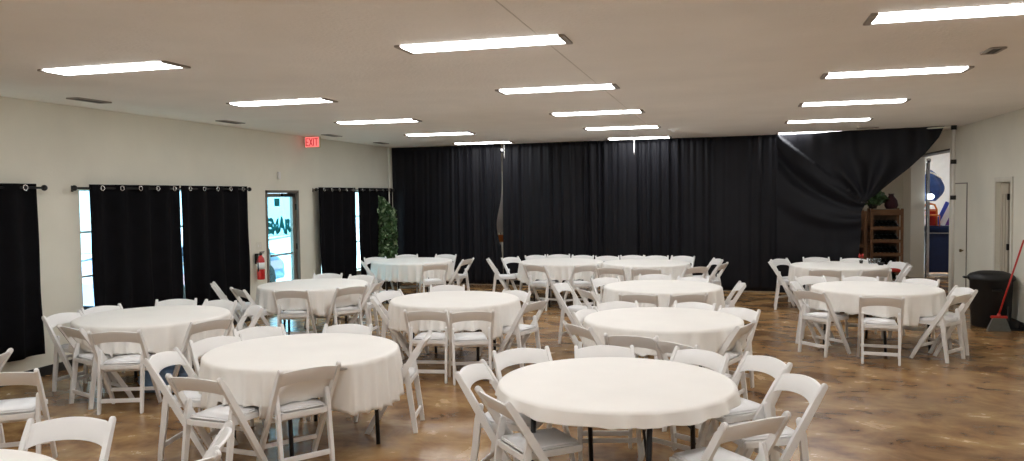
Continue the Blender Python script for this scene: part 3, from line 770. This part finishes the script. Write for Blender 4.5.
for i, (k, (x, y, a_, desc)) in enumerate(TB.items()):
    lab = 'round folding table under white cloth, ' + desc
    if table0 is None:
        table0 = make_table(); table0.location = (x, y, 0); table0.rotation_euler = (0, 0, R_(a_)); table0['label'] = lab; table0['group'] = 'round banquet tables'
    else: dup(table0, (x, y, 0), R_(a_), lab, 'round banquet tables')
    c = CP[k]
    o = cloth_mesh('tablecloth', k, 100 + i, c[0], c[1], c[2], c[3], c[4])
    tag(o, 'white cloth %s on %s' % (HEM.get(k, 'with draped hem'), desc), 'tablecloth', 'white tablecloths')

# ------------------------------------------------------------------ things on and near the rear right table
t = thing('red_flower', 'small red flower in a black cup on rear right table', 'flower', (2.02, 13.62, .718))
bm = bmesh.new(); lathe(bm, [(0, 0), (.022, 0), (.03, .05), (.026, .05), (0, .045)], 14); obj('cup', bm, M['pot'], t, True)
bm = bmesh.new(); tube(bm, [(0, 0, .04), (0, 0, .11)], .004, 6); obj('stem', bm, M['leaf'], t)
def petals(rnd):
    a_ = rnd.uniform(0, 6.28); return Vector((.03 * math.cos(a_), .03 * math.sin(a_), .115 + rnd.uniform(-.02, .03)))
obj('petals', leaves(22, petals, .022, 5), M['red_bright'], t)
for k in range(6):
    bm = bmesh.new(); lathe(bm, [(0, 0), (.024, 0), (.028, .09), (.025, .09), (.022, .006), (0, .006)], 16)
    o = obj('drinking_glass', bm, M['clear'], None, True, (2.14 + .062 * (k % 3), 13.50 + .075 * (k // 3), .718))
    tag(o, 'clear drinking glass among the cluster on rear right table', 'glass', 'glasses on rear right table')
t = thing('sunglasses', 'small black folded object at right rim of rear right table', 'sunglasses', (2.26, 13.33, .718)); t.name = 'black_pouch'; t['category'] = 'pouch'; t['label'] = 'small black pouch at right rim of rear right table'
bm = bmesh.new(); vs = box(bm, -.05, .05, -.03, .03, 0, .045, .015); obj('pouch_body', bm, M['black_metal'], t, True)
bm = bmesh.new(); box(bm, -.052, .052, -.032, .0, .03, .048, .006); obj('flap', bm, M['black_base'], t)
# red stool standing behind
t = thing('red_stool', 'red seated stool standing behind the rear right table', 'stool', (2.92, 15.75, 0))
bm = bmesh.new(); lathe(bm, [(0, .40), (.16, .40), (.17, .42), (.17, .46), (.15, .48), (0, .485)], 24); obj('seat', bm, M['red_bright'], t, True)
for q in range(4):
    a_ = PI / 4 + q * PI / 2
    bm = bmesh.new(); tube(bm, [(.11 * math.cos(a_), .11 * math.sin(a_), .40), (.17 * math.cos(a_), .17 * math.sin(a_), 0)], .012, 8); obj('leg', bm, M['black_metal'], t)

# ------------------------------------------------------------------ bottle rack
def rack(x0, x1, y0, y1, h, label, shelves):
    t = thing('bottle_rack', label, 'rack', ((x0 + x1) / 2, (y0 + y1) / 2, 0)); w = (x1 - x0) / 2; dd = (y1 - y0) / 2
    for sx in (-1, 1):
        for sy in (-1, 1):
            bm = bmesh.new(); box(bm, sx * w - .025, sx * w + .025, sy * dd - .02, sy * dd + .02, 0, h, .004); obj('post', bm, M['wood'], t)
    bm = bmesh.new(); box(bm, -w, w, -dd - .012, -dd + .012, h - .13, h - .02, .004); obj('top_rail', bm, M['wood'], t)
    for z in shelves:
        bm = bmesh.new(); box(bm, -w, w, -dd, dd, z - .02, z, .003); box(bm, -w, w, -dd - .012, -dd + .01, z - .045, z + .02, .003); obj('shelf', bm, M['wood'], t)
    bm = bmesh.new(); box(bm, -w, w, dd - .01, dd, .05, h - .02); obj('back_panel', bm, M['bark'], t)
    return t
SH = [.12, .38, .64, .90, 1.15]
rack(2.68, 3.22, 16.8, 17.2, 1.52, 'orange wooden rack full of dark bottles beyond the swept drape', SH)
rack(2.28, 2.58, 16.9, 17.2, 1.48, 'narrower wooden rack half hidden by the drape edge', [.4, .8, 1.15])
bt = None
def bottle_bm():
    bm = bmesh.new(); lathe(bm, [(0, 0), (.036, 0), (.038, .01), (.038, .2), (.014, .25), (.013, .30), (.0, .30)], 12)
    for v in bm.verts: v.co = Vector((v.co.x, -v.co.z + .15, v.co.y))
    return bm
rn = ['lowest', 'second', 'third', 'fourth', 'top']
for si, z in enumerate(SH):
    for r2 in range(2):
        for k in range(6 - r2):
            x = 2.75 + .08 * k + .04 * r2; p = (x, 17.0, z + .039 + r2 * .07)
            lab = 'dark bottle lying neck out on the %s rack shelf' % rn[si]
            if bt is None: bt = obj('wine_bottle', bottle_bm(), M['bottle'], None, True, p); tag(bt, lab, 'bottle', 'bottles lying in the rack, %s shelf' % rn[si])
            else:
                c = bt.copy(); COL.objects.link(c); c.location = p; c['label'] = lab; c['group'] = 'bottles lying in the rack, %s shelf' % rn[si]
t = thing('artificial_plant', 'dark green bushy plant on top of the bottle rack', 'plant', (2.72, 16.95, 1.52))
bm = bmesh.new(); lathe(bm, [(0, 0), (.07, 0), (.09, .1), (.08, .1), (0, .09)], 16); obj('pot', bm, M['pot'], t, True)
def bush(rnd):
    v = Vector((rnd.gauss(0, 1), rnd.gauss(0, 1), rnd.gauss(0, 1))).normalized() * rnd.uniform(.5, 1)
    return Vector((v.x * .26, v.y * .16, .2 + v.z * .15))
obj('foliage', leaves(520, bush, .05, 8), M['leaf'], t)
t = thing('gift_bag', 'burgundy cloth sack on the bottle rack beside the plant', 'sack', (3.06, 17.0, 1.51))
t.scale = (.8, .8, .85); t.name = 'cloth_sack'
bm = bmesh.new(); lathe(bm, [(0, 0), (.12, 0), (.15, .08), (.14, .2), (.06, .29), (.05, .31), (.08, .35), (0, .34)], 20)
for v in bm.verts: v.co.x *= 1 + .1 * math.sin(v.co.z * 30); v.co.y *= .8
obj('sack_body', bm, M['burgundy'], t, True)
bm = bmesh.new(); tube(bm, [(.055 * math.cos(q), .045 * math.sin(q), .30) for q in [2 * PI * i / 14 for i in range(14)]], .008, 6, closed=True); obj('tie', bm, M['black_metal'], t, True)

# something pale glimpsed through the slit
t = thing('floor_lamp', 'pale upright banner stand glimpsed through the slit between drapes', 'banner stand', (-5.18, 17.9, 0)); t.name = 'banner_stand'
bm = bmesh.new(); box(bm, -.35, .35, -.008, .008, 1.0, 1.9, .002); obj('banner', bm, M['white_label'], t)
bm = bmesh.new(); tube(bm, [(0, .02, 0), (0, .02, 1.9)], .012, 8); box(bm, -.3, .3, -.08, .12, 0, .02, .003); obj('stand', bm, M['black_metal'], t)
bm = bmesh.new(); box(bm, -.35, .35, -.012, .01, .78, .95, .002); obj('lower_band', bm, M['orange'], t)

# ------------------------------------------------------------------ trash can, broom
t = thing('trash_can', 'large black round trash can with domed lid by right wall', 'trash can', (3.445, 12.15, 0))
bm = bmesh.new(); lathe(bm, [(0, 0), (.225, 0), (.238, .02), (.258, .62), (.27, .63), (.27, .66), (.25, .66), (.235, .6), (0, .05)], 40); obj('bin', bm, M['trash'], t, True)
bm = bmesh.new(); lathe(bm, [(.283, .64), (.29, .655), (.285, .685), (.25, .72), (.16, .75), (0, .765)], 40); box(bm, -.34, -.27, -.05, .05, .655, .68, .006); obj('lid', bm, M['trash'], t, True)
for s in (-1, 1):
    bm = bmesh.new(); box(bm, -.06, .06, s * .262 - .02, s * .262 + .02, .50, .53, .006); obj('handle', bm, M['trash'], t)
t = thing('broom', 'upright broom with red handle leaning on right wall by trash can', 'broom', (3.43, 11.75, 0))
bm = bmesh.new()
A = [(-.075, .17), (.075, .17), (.14, 0), (-.14, 0)]
f = [bm.verts.new((x, -.025 - (.01 if z == 0 else 0), z)) for x, z in A]; g = [bm.verts.new((x, .025 + (.01 if z == 0 else 0), z)) for x, z in A]
bm.faces.new(f); bm.faces.new(g)
for i in range(4): bm.faces.new((f[i], f[(i + 1) % 4], g[(i + 1) % 4], g[i]))
obj('bristles', bm, M['broomgrey'], t)
bm = bmesh.new(); box(bm, -.10, .10, -.022, .022, .165, .20, .008); tube(bm, [(0, 0, .195), (.0, .0, .235)], [.03, .014], 10); obj('head', bm, M['red_bright'], t)
bm = bmesh.new(); tube(bm, [(0, 0, .22), (.285, .03, 1.2)], .0115, 10); obj('handle', bm, M['red_bright'], t, True)
t = thing('dustpan', 'black dustpan on the floor behind the broom', 'dustpan', (3.58, 11.78, 0))
bm = bmesh.new(); box(bm, -.13, .13, -.02, .1, 0, .012, .003); box(bm, -.13, .13, .09, .105, 0, .12, .003); box(bm, -.135, -.125, -.02, .1, 0, .06, .002); box(bm, .125, .135, -.02, .1, 0, .06, .002); obj('pan', bm, M['trash'], t)
bm = bmesh.new(); tube(bm, [(0, .10, .1), (0, .13, .3)], .013, 8); obj('grip', bm, M['trash'], t)

# window reflection on the floor under the left table, shaped as a blue lump
t = thing('window_reflection', 'light blue lump for a window reflection on floor under left curtain-side table', 'bag', (-5.35, 6.55, 0))
bm = bmesh.new(); bmesh.ops.create_icosphere(bm, subdivisions=4, radius=1)
rb = random.Random(3)
for v in bm.verts:
    n_ = 1 + .09 * math.sin(7 * v.co.x + 3 * v.co.y) + .07 * math.sin(11 * v.co.z + 5 * v.co.x) + .03 * math.sin(23 * v.co.y)
    v.co = Vector((v.co.x * .26 * n_, v.co.y * .2 * n_, max(0, v.co.z * .17 * n_ + .14)))
obj('reflection_body', bm, M['reflection_blue'], t, True)
bm = bmesh.new(); tube(bm, [(.03 * math.cos(q), .03 * math.sin(q), .31) for q in [2 * PI * i / 12 for i in range(12)]], .012, 6, closed=True); lathe(bm, [(.02, .3), (.03, .33), (.07, .38), (.06, .38), (.02, .34)], 12); obj('reflection_tip', bm, M['reflection_blue'], t, True)

# ------------------------------------------------------------------ storage room contents
t = thing('storage_bin', 'tall navy blue wheeled bin inside the storage opening', 'bin', (4.44, 19.3, 0))
bm = bmesh.new()
z0, z1 = .08, 1.0
for (w0, w1) in ((.30, .36),):
    vs = box(bm, -1, 1, -1, 1, 0, 1, .06)
    for v in vs:
        k = v.co.z; s = w0 + (w1 - w0) * k; v.co = Vector((v.co.x * s, v.co.y * s, z0 + (z1 - z0) * v.co.z))
obj('bin_body', bm, M['navy'], t)
bm = bmesh.new(); box(bm, -.39, .39, -.39, .39, .98, 1.09, .03); obj('lid', bm, M['navy'], t)
bm = bmesh.new(); box(bm, -.37, .37, -.385, -.36, .93, .95, .005); obj('rim', bm, M['chrome'], t)
for s in (-1, 1):
    bm = bmesh.new(); tube(bm, [(s * .3 - .03, .2, .08), (s * .3 + .03, .2, .08)], .08, 16); obj('wheel', bm, M['tyre'], t)
t = thing('orange_chair', 'orange metal chair frame stacked on the navy bin', 'chair', (4.215, 18.95, 1.09)); t['category'] = 'chair frame'
bm = bmesh.new()
for s in (-1, 1): tube(bm, [(s * .13, .12, 0), (s * .13, .14, .35), (s * .09, .16, .46), (0, .165, .48)], .02, 8); tube(bm, [(s * .13, -.12, 0), (s * .13, -.1, .22), (s * .13, .12, .24)], .014, 8)
tube(bm, [(-.13, .14, .33), (.13, .14, .33)], .012, 8)
obj('chair_frame', bm, M['orange'], t, True)
bm = bmesh.new(); box(bm, -.13, .13, -.12, .13, .22, .25, .01); obj('seat', bm, M['orange'], t)
t = thing('red_box', 'red carton behind the orange chair frame on the bin', 'box', (4.26, 19.25, 1.09))
bm = bmesh.new(); box(bm, -.12, .12, -.08, .08, 0, .36, .006); obj('carton', bm, M['red_bright'], t)
bm = bmesh.new(); box(bm, -.121, .121, -.081, .081, .33, .35); obj('tape', bm, M['burgundy'], t)
for i, (dx, m, m2, lab) in enumerate(((-.03, 'brightblue', 'white_label', 'blue and white rolled banner leaning in the storage room'), (.09, 'white_label', 'purple', 'white and purple banner leaning in the storage room'), (.20, 'purple', 'pink', 'purple and pink banner leaning in the storage room'))):
    t = thing('leaning_banner', lab, 'banner', (4.42 + dx, 19.35 - .05 * i, 1.09), 0, 'banners leaning on the bin')
    mt = Matrix.Rotation(.42, 4, 'Y')
    bm = bmesh.new(); box(bm, -.04, .04, -.02, .02, 0, .56, .006, mt); obj('banner_strip', bm, M[m], t)
    bm = bmesh.new(); box(bm, .035, .075, -.015, .015, 0, .47, .006, mt); obj('banner_edge', bm, M[m2], t)
t = thing('blue_tarp', 'dark blue folded tarp hanging high in the storage room', 'tarp', (4.42, 19.9, 1.62))
bm = bmesh.new(); G = []
for j in range(19):
    v = j / 18; row = []
    for i in range(25):
        a_ = 2 * PI * i / 24
        rx = (.20 * math.sin(PI * min(1, .12 + v * .95)) ** .6) * (1 + .14 * math.sin(5 * a_ + 4 * v)); ryy = rx * .6
        row.append(bm.verts.new((rx * math.cos(a_) + .05 * math.sin(5 * v) + .06 * (v - .5), ryy * math.sin(a_), .75 * v)))
    G.append(row)
for j in range(18):
    for i in range(24): bm.faces.new((G[j][i], G[j][i + 1], G[j + 1][i + 1], G[j + 1][i]))
obj('tarp_body', bm, M['blue'], t, True)
bm = bmesh.new(); tube(bm, [(0, 0, .72), (0, 0, HZ - 1.62)], .006, 6); obj('cord', bm, M['white_label'], t)
bm = bmesh.new(); tube(bm, [(-.2, -.1, .70), (.0, -.13, .62), (.2, -.1, .50)], .018, 8); obj('strap', bm, M['white_label'], t)
t = thing('metal_track', 'silver upright door track just inside the storage opening', 'door track', (4.10, 18.75, 0))
bm = bmesh.new(); box(bm, -.025, .025, -.02, .02, 0, 2.5, .004); obj('rail', bm, M['chrome'], t)
bm = bmesh.new(); tube(bm, [(-.0, -.02, 2.5), (.0, .03, 2.5)], .05, 14); obj('pulley', bm, M['chrome'], t)
bm = bmesh.new(); box(bm, -.045, -.028, -.015, .015, 0, 2.45, .003); obj('side_strip', bm, M['black_metal'], t)
t = thing('lantern', 'small glowing white lantern hanging on the storage door track', 'lantern', (4.13, 18.62, 1.73))
bm = bmesh.new(); bmesh.ops.create_uvsphere(bm, u_segments=16, v_segments=10, radius=.06); obj('globe', bm, M['lantern'], t, True)
bm = bmesh.new(); tube(bm, [(0, 0, .043), (0, .05, .1), (0, .12, .1)], .008, 6); obj('hook', bm, M['black_metal'], t)
# plinth step at the opening's threshold is the floor itself

# ------------------------------------------------------------------ outdoors seen through glass
bm = bmesh.new(); box(bm, -40, LX - WT, -10, 45, -.14, -.02); struct('ground', bm, M['asphalt'])
t = thing('building', 'pale block building across the pavement outside the glass door', 'building', (-22, 20, 0))
bm = bmesh.new(); box(bm, -3, 0, -32, 32, 0, 6); obj('wall', bm, M['facade'], t)
bm = bmesh.new(); box(bm, -3.1, .12, -32.2, 32.2, 6, 6.25); obj('parapet', bm, M['white_trim'], t)
t = thing('parked_car', 'pale blue car parked outside the glass door', 'car', (-9.55, 12.25, -.02), 0)
bm = bmesh.new()
prof = [(-2.1, .25), (-2.15, .6), (-2.0, .85), (-1.2, .92), (-.6, 1.32), (.45, 1.36), (1.05, .93), (1.75, .80), (2.05, .62), (2.1, .28)]
prism_x(bm, prof, -.85, .85, .05)
for v in bm.verts:
    if v.co.z > .95: v.co.x *= .82
obj('body', bm, M['car_paint'], t)
bm = bmesh.new()
prof = [(-1.1, .95), (-.58, 1.27), (.42, 1.31), (.95, .96)]
prism_x(bm, prof, -.80, .80)
for v in bm.verts:
    if v.co.z > 1.1: v.co.x *= .93
obj('windows', bm, M['car_glass'], t)
bm = bmesh.new(); box(bm, .84, .865, -1.6, 1.95, .48, .66, .008); obj('reflection_band', bm, M['car_pink'], t)  # pinkish reflection on the car body, painted as a band
for sx in (-1, 1):
    for yy in (-1.35, 1.35):
        bm = bmesh.new(); tube(bm, [(sx * .72, yy, .31), (sx * .88, yy, .31)], .31, 24); obj('wheel', bm, M['tyre'], t)
t = thing('utility_box', 'brown utility box on post just outside the glass door', 'utility box', (-7.75, 12.1, -.02))
bm = bmesh.new(); box(bm, -.06, .06, -.09, .09, .72, 1.02, .01); obj('cabinet', bm, M['brown_box'], t)
bm = bmesh.new(); tube(bm, [(0, 0, 0), (0, 0, .73)], .03, 10); obj('post', bm, M['brown_box'], t)
t = thing('handrail', 'thin dark handrail outside behind the glass door', 'handrail', (-12.5, 19.5, -.02))
bm = bmesh.new(); tube(bm, [(0, -2.6, .62), (0, 2.6, .82)], .025, 8); obj('rail', bm, M['brown_box'], t)
for q, hh in ((-2.3, .63), (0, .72), (2.3, .81)):
    bm = bmesh.new(); tube(bm, [(0, q, 0), (0, q, hh)], .02, 8); obj('post', bm, M['brown_box'], t)

# ------------------------------------------------------------------ world, sun
w = bpy.data.worlds.new('sky'); sc.world = w; w.use_nodes = True
bg = w.node_tree.nodes['Background']; bg.inputs[0].default_value = (.84, .93, 1.0, 1); bg.inputs[1].default_value = 7.0

# ------------------------------------------------------------------ camera
yaw, pitch, roll = .2672, -.0442, -.0128
f0 = Vector((-math.sin(yaw), math.cos(yaw), 0)); r0 = Vector((math.cos(yaw), math.sin(yaw), 0)); u0 = Vector((0, 0, 1))
f = f0 * math.cos(pitch) + u0 * math.sin(pitch); u = u0 * math.cos(pitch) - f0 * math.sin(pitch)
r = r0 * math.cos(roll) + u * math.sin(roll); u2 = u * math.cos(roll) - r0 * math.sin(roll)
cam = bpy.data.cameras.new('camera'); co = bpy.data.objects.new('camera', cam); COL.objects.link(co)
cam.sensor_width = 36; cam.lens = 795 * 36 / 1024; cam.clip_end = 200; cam.clip_start = .05
m = Matrix(((r.x, u2.x, -f.x), (r.y, u2.y, -f.y), (r.z, u2.z, -f.z))).to_4x4(); m.translation = Vector((0, 0, 1.87))
co.matrix_world = m
sc.camera = co

sc.view_settings.view_transform = 'Standard'; sc.view_settings.look = 'None'; sc.view_settings.gamma = 1; sc.view_settings.use_curve_mapping = False
sc.view_settings.exposure = 0.62
sc.cycles.use_denoising = True
sc.cycles.max_bounces = 10; sc.cycles.diffuse_bounces = 5; sc.cycles.transparent_max_bounces = 16
sc.cycles.sample_clamp_indirect = 6
